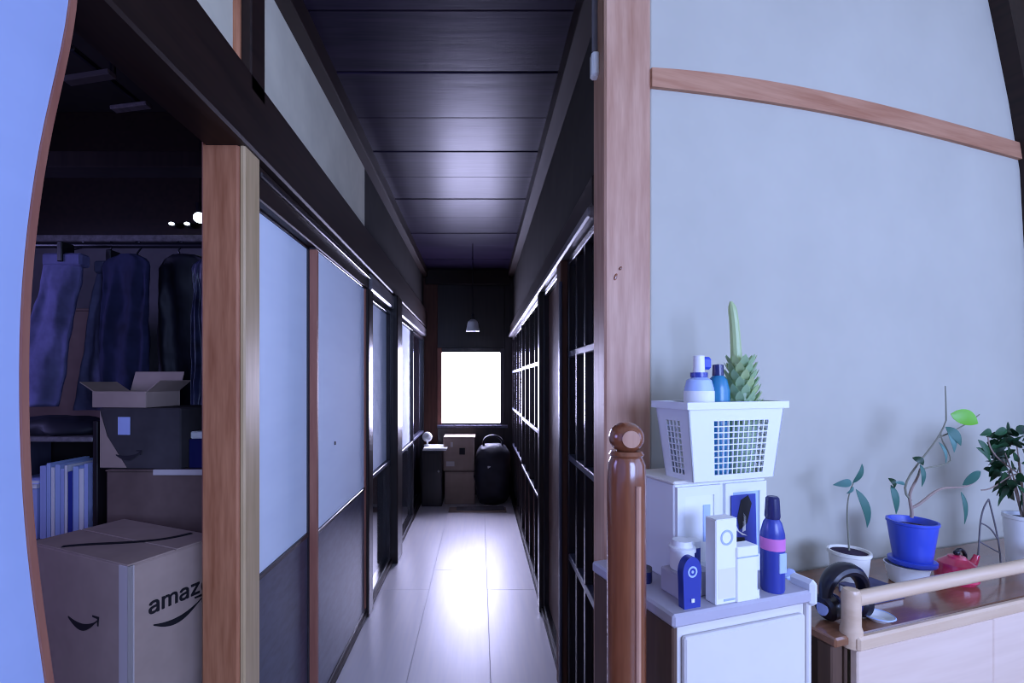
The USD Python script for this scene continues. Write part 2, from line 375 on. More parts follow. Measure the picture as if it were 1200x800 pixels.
# sliding paper panels
def paper_door(n, label, y0, y1, x, stile):
    d = thing(f'door_{n}', label, 'sliding panel', **BLOCK)
    obj('paper', bx(x - .018, x, y0 + .02, y1 - .02, .70, 1.752, .002), 'fusuma_paper', d)
    obj('lower_board', bx(x - .018, x + .002, y0 + .02, y1 - .02, .045, .685, .002), 'fusuma_board', d)
    obj('middle_rail', bx(x - .022, x + .006, y0 + .02, y1 - .02, .685, .700, .002), 'frame_lacquer', d)
    obj('bottom_rail', bx(x - .022, x + .006, y0, y1, .035, .055, .002), 'frame_lacquer', d)
    obj('top_rail', bx(x - .022, x + .004, y0, y1, 1.752, 1.76, .002), 'frame_lacquer', d)
    for a, b in ((y0, y0 + .02), (y1 - .02, y1)):
        obj('stile', bx(x - .022, x + .008, a, b, .055, 1.752, .003), stile, d)
    return d
paper_door(1, 'white paper sliding panel next to the red post', 1.307, 1.79, -.640, 'frame_lacquer')
d2 = paper_door(2, 'second white paper sliding panel with a red-brown edge', 1.775, 2.55, -.612, 'stile_wood')
obj('finger_hole', tf(trimesh.creation.cylinder(.008, .004, sections=20), (-.611, 2.02, 1.0), ry=90), 'print_ink', d2)

# the panel at the left edge of the view: its free edge is bowed
dl = thing('door_3', 'bright white panel with a bowed wooden edge at the far left', 'sliding panel', **BLOCK)
edge = []
for px, py in ((84, -25), (73, 55), (52, 150), (37, 240), (27, 340), (24, 440), (26, 540), (34, 650), (46, 745), (58, 830)):
    Y = -.60 * F / (px - CX)
    edge.append((Y, CAMZ + (CY - py) / F * Y))
edge = curve(edge, 28)
poly = Polygon([(-2.2, edge[0][1])] + [tuple(e) for e in edge] + [(-2.2, edge[-1][1])])
m = trimesh.creation.extrude_polygon(poly, .03, engine='earcut')
m.vertices = np.c_[-.632 + m.vertices[:, 2], m.vertices[:, 0], m.vertices[:, 1]]
obj('paper', m, 'panel_paper', dl)
strip = Polygon([(e[0] + .0005, e[1]) for e in edge] + [(e[0] + .011, e[1]) for e in edge[::-1]])
m = trimesh.creation.extrude_polygon(strip, .036, engine='earcut')
m.vertices = np.c_[-.635 + m.vertices[:, 2], m.vertices[:, 0], m.vertices[:, 1]]
obj('edge_strip', m, 'stile_wood', dl)
obj('lower_rail', bx(-.632, -.602, -2.2, edge[-1][0] - .0, 0, edge[-1][1] - .001), 'stile_wood', dl)

# glazed doors
def glazed(n, label, y0, y1, side, rails, mull, pane, xin, low=None, upper=None):
    d = thing(f'door_{n}', label, 'door', **BLOCK)
    s = 1 if side == 'r' else -1
    a, b = sorted((xin, xin + s * .034))
    pa, pb = sorted((xin + s * .025, xin + s * .030))
    for p, q in ((y0, y0 + .035), (y1 - .035, y1)):
        obj('stile', bx(a, b, p, q, .035, 1.745, .003), 'frame_lacquer', d)
    zs = [.035] + rails + [1.72]
    for z in zs:
        obj('rail', bx(a, b, y0 + .035, y1 - .035, z, z + .025, .003), 'pale_lacquer' if .2 < z < 1.6 else 'frame_lacquer', d)  # middle rails coloured paler, for the window light on them
    ys = list(np.linspace(y0 + .035, y1 - .035, mull + 1))
    for y in ys[1:-1]:
        obj('mullion', bx(a + .001, b - .001, y - .010, y + .010, .06, 1.72, .002), 'frame_lacquer', d)
    for z0, z1 in zip(zs, zs[1:]):
        for u, w in zip(ys, ys[1:]):
            board = low is not None and z1 <= low + .01
            obj('board' if board else 'pane', bx(pa, pb, u + .0005, w - .0005, z0 + .025, z1, .001), 'brown_panel' if board else (upper if upper and z0 > .6 else pane), d)
    return d
RL = [.56, .95, 1.355]
glazed(4, 'nearest dark lattice door on the right', 1.425, 1.915, 'r', RL, 3, 'dark_pane', .350)
glazed(5, 'plain brown panel door beyond the lattice door', 2.025, 2.595, 'r', [], 1, 'brown_panel', .345)
glazed(6, 'dark glazed door halfway along the right side', 2.685, 3.95, 'r', RL, 4, 'dark_pane', .345, low=.56)
glazed(7, 'farthest dark glazed door on the right', 3.96, 5.30, 'r', RL, 4, 'dark_pane', .36, low=.56)
glazed(8, 'part glazed, part paper door between the two black posts on the left', 2.655, 3.295, 'l', [.70], 1, 'dark_pane', -.612, upper='fusuma_paper')
glazed(9, 'part glazed, part paper door after the black pillar on the left', 3.505, 4.35, 'l', [.70], 1, 'dark_pane', -.60, upper='fusuma_paper')
glazed(10, 'farthest glazed door on the left', 4.36, 5.30, 'l', [.70], 1, 'dark_pane', -.615)

# closet shell behind the left wall
wc = thing('wall_closet', 'dark plaster walls inside the closet', 'wall', **BLOCK)
obj('back_panel', bx(-3.1, -.72, 2.60, 2.66, 0, 2.7), 'closet_plaster', wc)
for a in ((.0, .4, 0, 2.7), (1.3, 2.66, 0, 2.7), (.4, 1.3, 0, 1.2), (.4, 1.3, 2.1, 2.7)):
    obj('end_panel', bx(-3.16, -3.1, *a), 'dark_plaster', wc)
w4 = thing('window_4', 'small unseen window added to brighten the closet', 'window', **BLOCK)  # window added for light inside the closet
for a in ((.4, .44, 1.2, 2.1), (1.26, 1.3, 1.2, 2.1), (.44, 1.26, 2.06, 2.1), (.44, 1.26, 1.2, 1.24)):
    obj('window_frame', bx(-3.15, -3.11, *a), 'stile_wood', w4)
obj('pane', bx(-3.135, -3.13, .44, 1.26, 1.24, 2.06, .001), 'pane_glass', w4)
obj('near_panel', bx(-3.1, -.70, .0, .06, 0, 2.7), 'dark_plaster', wc)
obj('top_panel', bx(-3.1, -.70, .0, 2.66, 2.7, 2.75), 'dark_plaster', wc)
obj('upper_board', bx(-3.1, -.72, 2.55, 2.598, 2.04, 2.7), 'dark_beam', wc)
obj('shelf_lip', bx(-3.1, -.72, 2.52, 2.598, 2.0, 2.035), 'pale_beam', wc)
obj('cross_beam', bx(-3.0, -.72, 1.78, 1.88, 2.06, 2.12), 'dark_post', wc)
pf = thing('closet_platform', 'raised dark wooden closet floor under the boxes', 'platform', **BLOCK)
for i in range(6):
    obj('plank', bx(-3.05 + i * .392, -3.05 + i * .392 + .389, .07, 2.55, .37, .40), 'brown_panel', pf)
obj('support', bx(-3.05, -.72, .09, .13, 0, .37), 'dark_beam', pf)
obj('support', bx(-3.05, -.72, 2.4, 2.45, 0, .37), 'dark_beam', pf)

# ------------------------------------------------------------------ closet things
def smile(w, th=.006):
    """The curved arrow printed on the boxes, in x-z, one millimetre deep."""
    t = np.linspace(0, 1, 24)
    x, z = (t - .5) * w, -.22 * w * np.sin(np.pi * (t * .85 + .08)) + .1 * w * t
    half = th * (.25 + np.sin(np.pi * np.clip(t * 1.1, 0, 1)))
    p = Polygon(np.r_[np.c_[x, z + half], np.c_[x, z - half][::-1]])
    e = np.array([x[-1], z[-1]])
    head = Polygon([e + (-.16 * w, .085 * w), e + (.06 * w, .09 * w), e + (.035 * w, -.10 * w), e + (.005 * w, -.09 * w), e + (.01 * w, .045 * w), e + (-.15 * w, .055 * w)])
    return prism(p.buffer(.0003).union(head.buffer(.0003)), .001)

near = on(150, 662, .8185)
ang = math.degrees(math.atan2(.165, -.384)) - 180      # local x runs from the left corner to the near corner
b = thing('cardboard_box', 'large pale cardboard box nearest in the closet, lettered on its side', 'box', (near[0], near[1], .40), ang)
W_, D_, H_ = .43, .24, .4185
obj('body', bx(-W_, 0, 0, D_, 0, H_ - .004, .004), 'cardboard', b)
obj('flap', tf(bx(-W_ + .002, -.002, 0, D_ * .5 - .002, 0, .004, .001), (0, 0, H_ - .004)), 'cardboard', b)
obj('flap', tf(bx(-W_ + .002, -.002, 0, D_ * .5 - .002, 0, .004, .001), (0, D_ * .5 + .002, H_ - .004)), 'cardboard', b)
obj('corner_tape', [bx(-.034, .0012, -.0012, .012, .01, H_ - .004, .0005), bx(-.002, .0012, -.0012, .014, .01, H_ - .004, .0005)], 'tape_and_highlight', b, label='pale tape strip down the near corner')
arc = curve([(-.30, .012, H_ + .0005), (-.20, .085, H_ + .0005), (-.12, .15, H_ + .0005), (-.09, .225, H_ + .0005)], 20)
obj('printed_band', [tf(tube(arc - [0, 0, H_], .010, 8), (0, 0, H_ + .0004), s=(1, 1, .12))], 'print_ink', b, label='dark curved band printed across the top flaps')
obj('printed_smile', tf(smile(.125, .007), (-.185, -.001, H_ - .165)), 'print_ink', b, label='dark curved arrow on the front')
tx = meshkit.text_mesh('amazon', .040, .001, bold=True)
tx.apply_transform(trimesh.transformations.rotation_matrix(math.pi / 2, (1, 0, 0)))
tx.apply_transform(trimesh.transformations.rotation_matrix(math.pi / 2, (0, 0, 1)))
tx.apply_translation((.0012, .045, H_ - .140))
obj('printed_lettering', tx, 'print_ink', b, label='dark lettering on the side')
sm = tf(smile(.13, .006), (0, 0, 0), rz=90); sm.apply_translation((.0013, .125, H_ - .165))
obj('printed_smile', sm, 'print_ink', b)

# stack behind it
b = thing('cardboard_box', 'brown cardboard carton at the bottom of the closet stack', 'box', (-1.25, 1.60, .40), 0)
obj('body', bx(0, .42, 0, .30, 0, .56, .004), 'old_cardboard', b)
obj('flap', bx(0, .42, -.004, .148, .56, .565, .001), 'old_cardboard', b)
obj('flap', bx(0, .42, .152, .30, .56, .565, .001), 'old_cardboard', b)
obj('edge_highlight', bx(.16, .36, -.0055, .004, .548, .5665, .0005), 'tape_and_highlight', b)  # pale strip paints the highlight along the top edge
b = thing('cardboard_box', 'dark cardboard box with a white label and printed arrow, middle of the stack', 'box', (-1.29, 1.62, .9655), -4)
obj('body', bx(0, .29, 0, .24, 0, .205, .004), 'dark_cardboard', b)
obj('side_strip', prism(Polygon([(.004, .004), (.10, .004), (.03, .11), (.004, .195)]), .001).apply_translation((0, -.0012, 0)), 'cardboard', b, label='lighter torn strip on the left of the front')
obj('label_sticker', bx(.068, .112, -.0015, 0, .115, .175, .0005), 'paper_blue', b)
obj('printed_smile', tf(smile(.085, .006), (.105, -.0025, .052)), 'print_ink', b)
b = thing('cardboard_box', 'small open cardboard box with raised flaps on top of the stack', 'box', (-1.33, 1.64, 1.1715), -6)
for a in ((0, .20, 0, .004), (0, .20, .156, .16), (0, .004, .004, .156), (.196, .20, .004, .156)):
    obj('side', bx(*a, 0, .055, .001), 'cardboard', b)
obj('bottom', bx(.004, .196, .004, .156, 0, .004, .001), 'cardboard', b)
obj('flap', tf(bx(0, .20, 0, .003, 0, .075, .001), (0, .158, .055), rx=-18), 'cardboard', b)
obj('flap', tf(bx(-.003, 0, 0, .15, 0, .065, .001), (.004, .004, .054), ry=-58), 'cardboard', b)
obj('flap', tf(bx(0, .003, 0, .15, 0, .065, .001), (.196, .004, .054), ry=52), 'cardboard', b)
b = thing('white_packet', 'small white packet beside the post behind the closet boxes', 'packet', (-.988, 1.62, .9655), 0)
obj('packet_body', bx(0, .05, 0, .06, 0, .10, .004), 'navy_plastic', b)
obj('packet_cap', bx(.004, .046, .004, .056, .10, .125, .004), 'paper_white', b)

# bookshelf
sh = thing('bookshelf', 'low dark bookshelf in the left of the closet', 'bookshelf', (-1.84, 1.70, .40), 0)
obj('side_panel', bx(0, .018, 0, .24, 0, .72), 'frame_lacquer', sh)
obj('side_panel', bx(.462, .48, 0, .24, 0, .72), 'frame_lacquer', sh)
obj('shelf_board', bx(.018, .462, .004, .24, .28, .298), 'frame_lacquer', sh)
obj('shelf_board', bx(.018, .462, .0, .24, .645, .663), 'pale_beam', sh)
obj('shelf_board', bx(.018, .462, .004, .24, .02, .038), 'frame_lacquer', sh)
obj('back_panel', bx(.018, .462, .232, .24, .038, .645), 'dark_post', sh)
obj('divider', bx(.10, .112, .002, .23, .298, .645), 'pale_lacquer', sh)
def book(x, w, h, d, mat, label, group=None, lean=0):
    t = thing('book', label, 'book', (-1.84 + x, 1.71, .698), 0, group)
    m = [bx(0, .0015, 0, d, 0, h, .0005), bx(w - .0015, w, 0, d, 0, h, .0005), bx(0, w, -.0015, .0015, 0, h, .0005)]
    obj('cover', m, mat, t)
    obj('page_block', bx(.0016, w - .0016, .002, d - .004, .003, h - .004, .0005), 'paper_white', t)
bk = [('paper_blue', .022, .26), ('pale_blue', .014, .27), ('paper_white', .012, .255), ('pale_blue', .018, .265), ('paper_blue', .012, .25), ('paper_white', .010, .262), ('deep_blue', .016, .24), ('pale_blue', .020, .258), ('paper_white', .016, .25), ('paper_blue', .014, .268)]
x = .268
for i, (m_, w, h) in enumerate(bk):
    nth = ('tenth', 'ninth', 'eighth', 'seventh', 'sixth', 'fifth', 'fourth', 'third', 'second', 'first')[i]
    col = {'paper_blue': 'medium blue', 'pale_blue': 'pale blue', 'paper_white': 'white', 'deep_blue': 'deep blue'}[m_]
    book(x, w, h, .17, m_, f'{col} upright book, {nth} from the right in the bright row', 'upright books at the right of the bookshelf')
    x += w + .002
for i, (m_, w, h, lab) in enumerate((('navy_cloth', .030, .28, 'dark blue book at the left end of the bookshelf'), ('black_plastic', .028, .24, 'black book left of the shelf divider'))):
    book(.026 + i * .034, w, h, .17, m_, lab)
book(.140, .026, .15, .17, 'grey_cloth', 'short grey book standing right of the divider')
book(.175, .020, .17, .17, 'navy_cloth', 'short navy book under the flat magazines')
book(.205, .024, .165, .17, 'black_cloth', 'short black book under the flat magazines')
book(.238, .020, .18, .17, 'paper_blue', 'short pale book leaning at the stacked magazines')
def magazine(z, ry, mat, label, x=.16):
    t = thing('magazine', label, 'magazine', (-1.84 + x, 1.705, z), ry)
    obj('cover', [bx(0, .100, 0, .19, 0, .0015, .0004), bx(0, .100, 0, .19, .0125, .014, .0004), bx(0, .0015, 0, .19, 0, .014, .0004)], mat, t)
    obj('page_block', bx(.002, .098, .002, .188, .0016, .0124, .0003), 'paper_white', t)
magazine(.8785, 0, 'paper_white', 'white magazine lying flat on the short books')
magazine(.8930, 4, 'paper_blue', 'blue magazine lying on the white magazine')
b = thing('cloth_bundle', 'dark folded cloth lying on top of the bookshelf', 'cloth', (-1.60, 1.82, 1.063), 0)
g = trimesh.creation.icosphere(4, 1); g.apply_scale((.20, .10, .05))
g.vertices += (meshkit.fbm(g.vertices * 14, 3)[:, None] - .5) * .03
g.vertices[:, 2] = np.maximum(g.vertices[:, 2], -.02) + .02
obj('folded_cloth', g, 'black_cloth', b)

# clothes rail and garments
rod_z = 1.83
cr = thing('clothes_rail', 'thin dark rail carrying the hanging clothes in the closet', 'rail', (0, 2.0, 0), 0)
obj('rod', tube([(-3.0, 0, rod_z), (-2.0, 0, rod_z), (-.80, 0, rod_z)], .012, 12), 'black_plastic', cr)
obj('bracket', bx(-.83, -.72, -.02, .02, rod_z - .03, rod_z + .03), 'black_plastic', cr)
obj('bracket', bx(-3.1, -2.98, -.02, .02, rod_z - .03, rod_z + .03), 'black_plastic', cr)
def garment(label, cat, cx0, w0, cx1, w1, ztop, zbot, dep, mat, seed, y, folds=6, shoulder=0.0, legs=False, group=None):
    t = thing('hanging_' + cat.replace(' ', '_'), label, cat, (cx0, y, ztop), 0, group)
    nz, na = 40, 96
    h = ztop - zbot
    V = []
    for i in range(nz + 1):
        s = i / nz
        z = -s * h
        w = w0 + (w1 - w0) * s
        if shoulder:
            w *= min(1, .42 + .58 * math.sqrt(min(1, s / shoulder)))
        c = (cx1 - cx0) * s
        th = np.arange(na) / na * 2 * np.pi
        sup = np.sign(np.cos(th)) * np.abs(np.cos(th)) ** .7
        wav = .35 * np.sin(folds * np.cos(th) * 3 + seed + 2.0 * s * math.sin(seed)) * min(1, s * 4 + .15)
        X = c + w / 2 * sup
        Yv = dep / 2 * (np.sin(th) * (1 + .0 * wav)) + dep * .55 * wav
        V.append(np.c_[X, Yv, np.full(na, z)])
    V = np.vstack(V)
    q = V * [9, 9, 4] + seed * 7.3
    V[:, 1] += (meshkit.fbm(q, 4, seed) - .5) * dep * 1.3
    V[:, 0] += (meshkit.fbm(q + 31, 3, seed) - .5) * .03
    V = np.vstack([V, [[0, 0, .004]], [[cx1 - cx0, 0, -h]]])
    Fc = []
    for i in range(nz):
        for j in range(na):
            p, qq = i * na + j, i * na + (j + 1) % na
            Fc += [(p, p + na, qq + na), (p, qq + na, qq)]
    n0 = (nz + 1) * na
    for j in range(na):
        Fc.append((n0, j, (j + 1) % na))
        Fc.append((n0 + 1, nz * na + (j + 1) % na, nz * na + j))
    obj('fabric', trimesh.Trimesh(V, Fc, process=False), mat, t, smooth=True)
    if not legs:
        hk = curve([(0, 0, -.004), (0, 0, .03), (.012, 0, .048), (.018, 0, .066), (.004, 0, .082), (-.012, 0, .074)], 20)
        hk[:, 2] *= (rod_z - ztop + .016) / .083
        hk[:, 1] += -y + 2.0
        obj('hanger_hook', tube(hk, .0035, 8), 'black_plastic', t)
    else:
        obj('waistband', bx(-w0 / 2 - .004, w0 / 2 + .004, -dep / 2 - .004, dep / 2 + .004, -.045, .006, .008), mat, t)
        obj('clip', bx(-.01, .01, -dep / 2 - .012, dep / 2 + .006, -.03, .05, .003), 'black_plastic', t)
        obj('hanger_hook', tube(curve([(0, 0, .045), (.006, -y + 2.0, .06), (.014, -y + 2.0, rod_z - ztop + .002), (.0, -y + 2.0, rod_z - ztop + .015)], 12), .003, 8), 'black_plastic', t)
garment('pale blue-grey denim trousers hanging slanted at the far left', 'trousers', -1.66, .15, -1.80, .21, 1.765, 1.16, .045, 'jeans', 3, 1.92, 2, legs=True)
garment('grey-blue trousers hanging right of the pale denim pair', 'trousers', -1.545, .13, -1.62, .17, 1.76, 1.14, .045, 'grey_cloth', 5, 2.02, 2, legs=True)
garment('navy jacket hanging in the middle of the clothes rail', 'jacket', -1.43, .20, -1.44, .21, 1.775, 1.12, .055, 'navy_cloth', 8, 1.94, 3, shoulder=.06)
garment('black coat with rounded shoulders hanging right of the navy jacket', 'jacket', -1.255, .26, -1.255, .26, 1.80, 1.10, .055, 'black_cloth', 11, 2.06, 3, shoulder=.07)
garment('shiny crinkled dark blue coat closest to the post', 'jacket', -1.115, .10, -1.11, .105, 1.75, 1.08, .06, 'satin_black_cloth', 15, 1.95, 4, shoulder=.04)
b = thing('brown_board', 'reddish brown board standing behind the hanging trousers', 'board', (-2.35, 2.30, .40), 0)
obj('board_sheet', bx(0, .62, 0, .02, 0, 1.2), 'old_cardboard', b)
obj('board_edge', bx(0, .62, -.004, .024, 1.2, 1.212), 'old_cardboard', b)

# small lamp with its bright bulb deep in the closet, and the upper rack slats
c = at(234, 255, 2.35)
lamp = thing('closet_lamp', 'small bright lamp glowing deep in the closet beside the post', 'lamp', tuple(c), 0)
obj('bulb', tf(trimesh.creation.icosphere(3, .026), (0, 0, 0), s=(1.15, 1, 1)), 'bulb_glow', lamp)
obj('socket', lathe([(0, .02), (.016, .022), (.016, .07), (0, .07)]), 'black_plastic', lamp)
obj('cord', tube([(0, 0, .068), (0, 0, .2), (0, 0, 2.699 - c[2])], .003), 'black_plastic', lamp)
for k, (px, py, lab) in enumerate(((201, 262, 'tiny glowing bead farthest left of the closet lamp'), (219, 262, 'tiny glowing bead just left of the closet lamp'))):
    q = at(px, py, 2.50)
    g = thing('glow_bead', lab, 'lamp', tuple(q), 0)  # bright glints given as small glowing beads
    obj('lens', tf(trimesh.creation.icosphere(2, .011), s=(1.3, 1, .8)), 'bulb_glow', g)
    obj('housing', bx(-.016, .016, .008, .05, -.012, .012), 'black_plastic', g)
rk = thing('hanging_rack', 'dark rack under the closet ceiling with two pale slat ends', 'rack', (0, 0, 0), 0)
q1, q2 = at(72, 91, 1.35), at(127, 80, 1.35)
obj('slat', tf(bx(0, .135, 0, .03, -.008, .008), tuple(q1), ry=-9), 'closet_plaster', rk)  # pale slat colour stands in for glints on shelf edges
q3 = at(128, 125, 1.60)
obj('slat', tf(bx(0, .125, 0, .03, -.007, .007), tuple(q3), ry=-7), 'pale_beam', rk)
for x_ in (-1.165, -1.09):
    obj('hanger_bar', bx(x_, x_ + .015, 1.355, 1.66, 2.20, 2.215), 'black_plastic', rk)
    obj('hanger_strap', bx(x_, x_ + .015, 1.50, 1.515, 2.215, 2.70), 'black_plastic', rk)

# ------------------------------------------------------------------ corridor end
c = at(554, 381, 4.30)
lp = thing('pendant_lamp', 'unlit white glass pendant lamp hanging near the corridor end', 'lamp', (c[0], c[1], c[2]), 0)
obj('shade', lathe([(.0, .05), (.02, .052), (.045, .03), (.056, -.03), (.060, -.055), (.054, -.055), (.048, -.028), (.038, .024), (0, .044)]), 'white_plastic', lp)
obj('socket', lathe([(0, .05), (.014, .05), (.014, .10), (0, .10)]), 'black_plastic', lp)
obj('cord', tube([(0, 0, .095), (0, 0, .3), (0, 0, ZC - c[2] - .001)], .004), 'black_plastic', lp)
b = thing('cardboard_box', 'lower brown carton stacked under the far window', 'box', (-.36, 4.92, 0), 0)
obj('body', bx(0, .31, 0, .28, 0, .33, .005), 'cardboard', b)
obj('flap', bx(.0, .31, 0, .138, .33, .335, .001), 'old_cardboard', b)
obj('flap', bx(.0, .31, .142, .28, .33, .335, .001), 'old_cardboard', b)
b = thing('cardboard_box', 'upper brown carton with a handle hole under the far window', 'box', (-.375, 4.94, .335), 0)
obj('body', bx(0, .32, 0, .26, 0, .345, .005), 'cardboard', b)
obj('flap', bx(0, .33, -.005, .128, .345, .352, .001), 'cardboard', b)
obj('flap', bx(0, .33, .132, .26, .345, .352, .001), 'cardboard', b)
obj('handle_hole', bx(.165, .225, -.002, .004, .17, .24, .008), 'print_ink', b)
obj('label_sticker', bx(.03, .115, -.002, .001, .05, .10, .001), 'tape_and_highlight', b)
obj('label_sticker', bx(.075, .10, -.002, .001, .25, .30, .001), 'tape_and_highlight', b)
b = thing('side_cabinet', 'black cabinet in the left corner under the far window', 'cabinet', (-.585, 4.82, 0), 0)
obj('body', bx(0, .205, 0, .40, 0, .565, .005), 'frame_lacquer', b)
obj('door', bx(.012, .193, -.012, 0, .03, .54, .003), 'dark_post', b)
obj('knob', tf(trimesh.creation.icosphere(2, .012), (.172, -.02, .36)), 'steel', b)
b = thing('paper_stack', 'white papers lying on the black cabinet at the corridor end', 'paper', (-.575, 4.80, .565), 0)
for k in range(4):
    obj('sheet', tf(bx(0, .24, 0, .30, 0, .006, .001), (.003 * k, .006 * (k % 2), .0062 * k), rz=(0, 2, -1, 1)[k]), 'paper_white', b)
c = (-.545, 4.98, .590)
b = thing('white_lamp', 'small white round lamp standing on the papers at the corridor end', 'lamp', c, 0)
obj('base', lathe([(0, 0), (.035, 0), (.035, .012), (.01, .02), (.01, .05), (0, .05)]), 'white_plastic', b)
obj('globe', tf(trimesh.creation.icosphere(3, .052), (0, 0, .095)), 'paper_white', b)
b = thing('duffel_bag', 'bulky black bag on the right under the far window', 'bag', (.14, 5.02, 0), 0)
g = trimesh.creation.icosphere(4, 1)
g.vertices = np.sign(g.vertices) * np.abs(g.vertices) ** .6
g.apply_scale((.19, .22, .31))
g.vertices += (meshkit.fbm(g.vertices * 9, 3, 4)[:, None] - .5) * .05
g.vertices[:, 2] = np.maximum(g.vertices[:, 2] + .30, 0)
obj('body', g, 'black_cloth', b, smooth=True)
obj('handle', tube(curve([(-.09, -.05, .58), (-.07, -.06, .68), (.05, -.06, .69), (.09, -.05, .58)], 18), .012, 8), 'black_plastic', b)
obj('buckle', bx(-.06, -.02, -.212, -.19, .38, .41, .003), 'steel', b)
b = thing('flat_sheet', 'thin pale board lying on the floor before the bag', 'board', (-.30, 4.60, 0), 0)
obj('sheet', bx(0, .56, 0, .16, .0, .010, .002), 'cardboard', b)
obj('sheet', tf(bx(.05, .52, .02, .15, .0, .008, .002), (.03, .0, .0102), rz=3), 'closet_plaster', b)
q = at(697, 68, 1.375)
b = thing('small_fixture', 'small white fixture high beside the pale post', 'fixture', (q[0] - .004, 1.36, q[2] - .03), 0)
obj('housing', bx(-.010, .014, -.012, .020, -.035, .035, .006), 'white_plastic', b)
obj('strap', bx(-.008, .008, -.003, .003, .035, .42, .001), 'closet_plaster', b)

# ------------------------------------------------------------------ newel
nw = thing('newel_post', 'glossy turned reddish newel with a rounded cap by the pale post', 'newel', (.292, .95, 0), 0)
obj('body', lathe([(0, 0), (.042, 0), (.042, .12), (.0375, .16), (.0375, 1.06), (.036, 1.097), (.030, 1.112), (0, 1.112)]), 'newel_wood', nw)
obj('collar', lathe([(0, 1.110), (.030, 1.110), (.034, 1.116), (.030, 1.123), (0, 1.123)]), 'newel_wood', nw)
a = np.linspace(-1.2, math.pi / 2, 16)
obj('cap', lathe([(0, 1.120)] + [(max(0, .034 * math.cos(t)), 1.149 + .031 * math.sin(t)) for t in a]), 'newel_wood', nw)
dk = tf(trimesh.creation.cylinder(.0165, .004, sections=32), rx=90); dk.apply_translation((.006, -.0322, 1.149))
obj('cap_disc', tf(dk, rz=-12), 'pale_red_wood', nw, label='paler round disc on the cap')
obj('groove_bead', tube([(.011, -.0375, .2), (.011, -.0375, .6), (.011, -.0375, 1.06)], .0055, 8), 'pale_red_wood', nw)

# ------------------------------------------------------------------ chest and what stands on it
ZT = .80
C0 = np.array([.384, .944])
def loc(s, d, z):
    p = C0 + s * U - d * N
    return (p[0], p[1], z)
def sd(px, py, z=ZT):
    p = on(px, py, z)[:2] - C0
    return p @ U, -(p @ N)
ch = thing('chest', 'low white chest with a wide drawer against the plastered wall', 'chest', (C0[0], C0[1], 0), WA)
CL, CD = .375, .300
obj('body', bx(.014, CL - .014, .012, CD - .008, .04, ZT - .028, .003), 'chest_white', ch)
obj('side_panel', bx(.0, .0135, .004, CD - .003, 0, ZT - .028, .003), 'dark_side_brown', ch, label='side panel coloured dark brown for its shade')  # brown carries the shade on this side of the white chest
obj('side_panel', bx(CL - .0135, CL, .004, CD - .003, 0, ZT - .028, .003), 'chest_white', ch)
obj('top', bx(-.004, CL - .002, -.004, CD, ZT - .0275, ZT, .005), 'chest_top', ch)
for k in range(3):
    obj('drawer', bx(.026, CL - .026, -.002, .012, .10 + k * .222, .10 + k * .222 + .205, .004), 'chest_white', ch)
obj('end_stop', bx(CL - .016, CL + .004, -.010, .05, ZT - .035, ZT + .022, .008), 'white_plastic', ch)

# small two-door cabinet
cb_ = thing('desktop_cabinet', 'small white two-door cabinet under the basket', 'cabinet', loc(.096, .110, ZT), WA)
cw, cd, chh = .276, .150, .234
obj('body', bx(.003, cw - .003, .008, cd, 0, chh - .008, .003), 'white_plastic', cb_)
obj('top', bx(-.004, cw + .002, .0, cd + .004, chh - .008, chh, .003), 'cream_plastic', cb_)
for k in range(2):
    x0 = .006 + k * .137
    ring = sbox(x0, .006, x0 + .125, chh - .014).difference(sbox(x0 + .022, .045, x0 + .104, chh - .036))
    dr = obj('door', prism(ring, .008), 'white_plastic', cb_)
    obj('door_pane', bx(x0 + .022, x0 + .104, .003, .007, .045, chh - .036, .0005), 'pale_blue' if k else 'paper_white', dr)
    obj('knob', tf(trimesh.creation.icosphere(2, .007), (x0 + (.104 if k == 0 else .012), -.004, .13)), 'white_plastic', dr)
obj('window_strip', bx(.080, .100, .001, .0075, .09, .175, .0005), 'pale_blue', cb_)

# basket
bz = ZT + chh
bk_ = thing('plastic_basket', 'white plastic basket with square grid holes on the small cabinet', 'basket', loc(.104, .080, bz), WA)
bw, bh, bd = .283, .178, .110
def taper(m):
    v = m.vertices.copy()
    k = 1 - .085 * (1 - v[:, 2] / bh) * 2
    v[:, 0] = bw / 2 + (v[:, 0] - bw / 2) * k
    v[:, 1] = bd / 2 + (v[:, 1] - bd / 2) * k
    m.vertices = v
    return m
def grid(w, h, x0, x1, z0, z1, nx, nz, bar=.0026):
    p = sbox(0, 0, w, h)
    dx, dz = (x1 - x0) / nx, (z1 - z0) / nz
    hs = [Polygon([(x0 + i * dx + bar / 2, z0 + j * dz + bar / 2), (x0 + (i + 1) * dx - bar / 2, z0 + j * dz + bar / 2), (x0 + (i + 1) * dx - bar / 2, z0 + (j + 1) * dz - bar / 2), (x0 + i * dx + bar / 2, z0 + (j + 1) * dz - bar / 2)]) for i in range(nx) for j in range(nz)]
    return Polygon(p.exterior.coords, [q.exterior.coords[::-1] for q in hs])
fr = prism(grid(bw, bh, .070, .240, .012, .138, 11, 9), .004)
obj('front', taper(fr), 'white_plastic', bk_, smooth=False)
bkp = prism(grid(bw, bh, .04, .24, .012, .138, 14, 9), .004); bkp.apply_translation((0, bd - .004, 0))
obj('back', taper(bkp), 'white_plastic', bk_, smooth=False)
for k in range(2):
    e = prism(grid(bd, bh, .03, bd - .03, .012, .138, 4, 9), .004)
    v = e.vertices.copy(); e.vertices = np.c_[(v[:, 1] if k == 0 else bw - v[:, 1]), v[:, 0], v[:, 2]]
    if k == 0: e.invert()
    obj('end', taper(e), 'white_plastic', bk_, smooth=False)
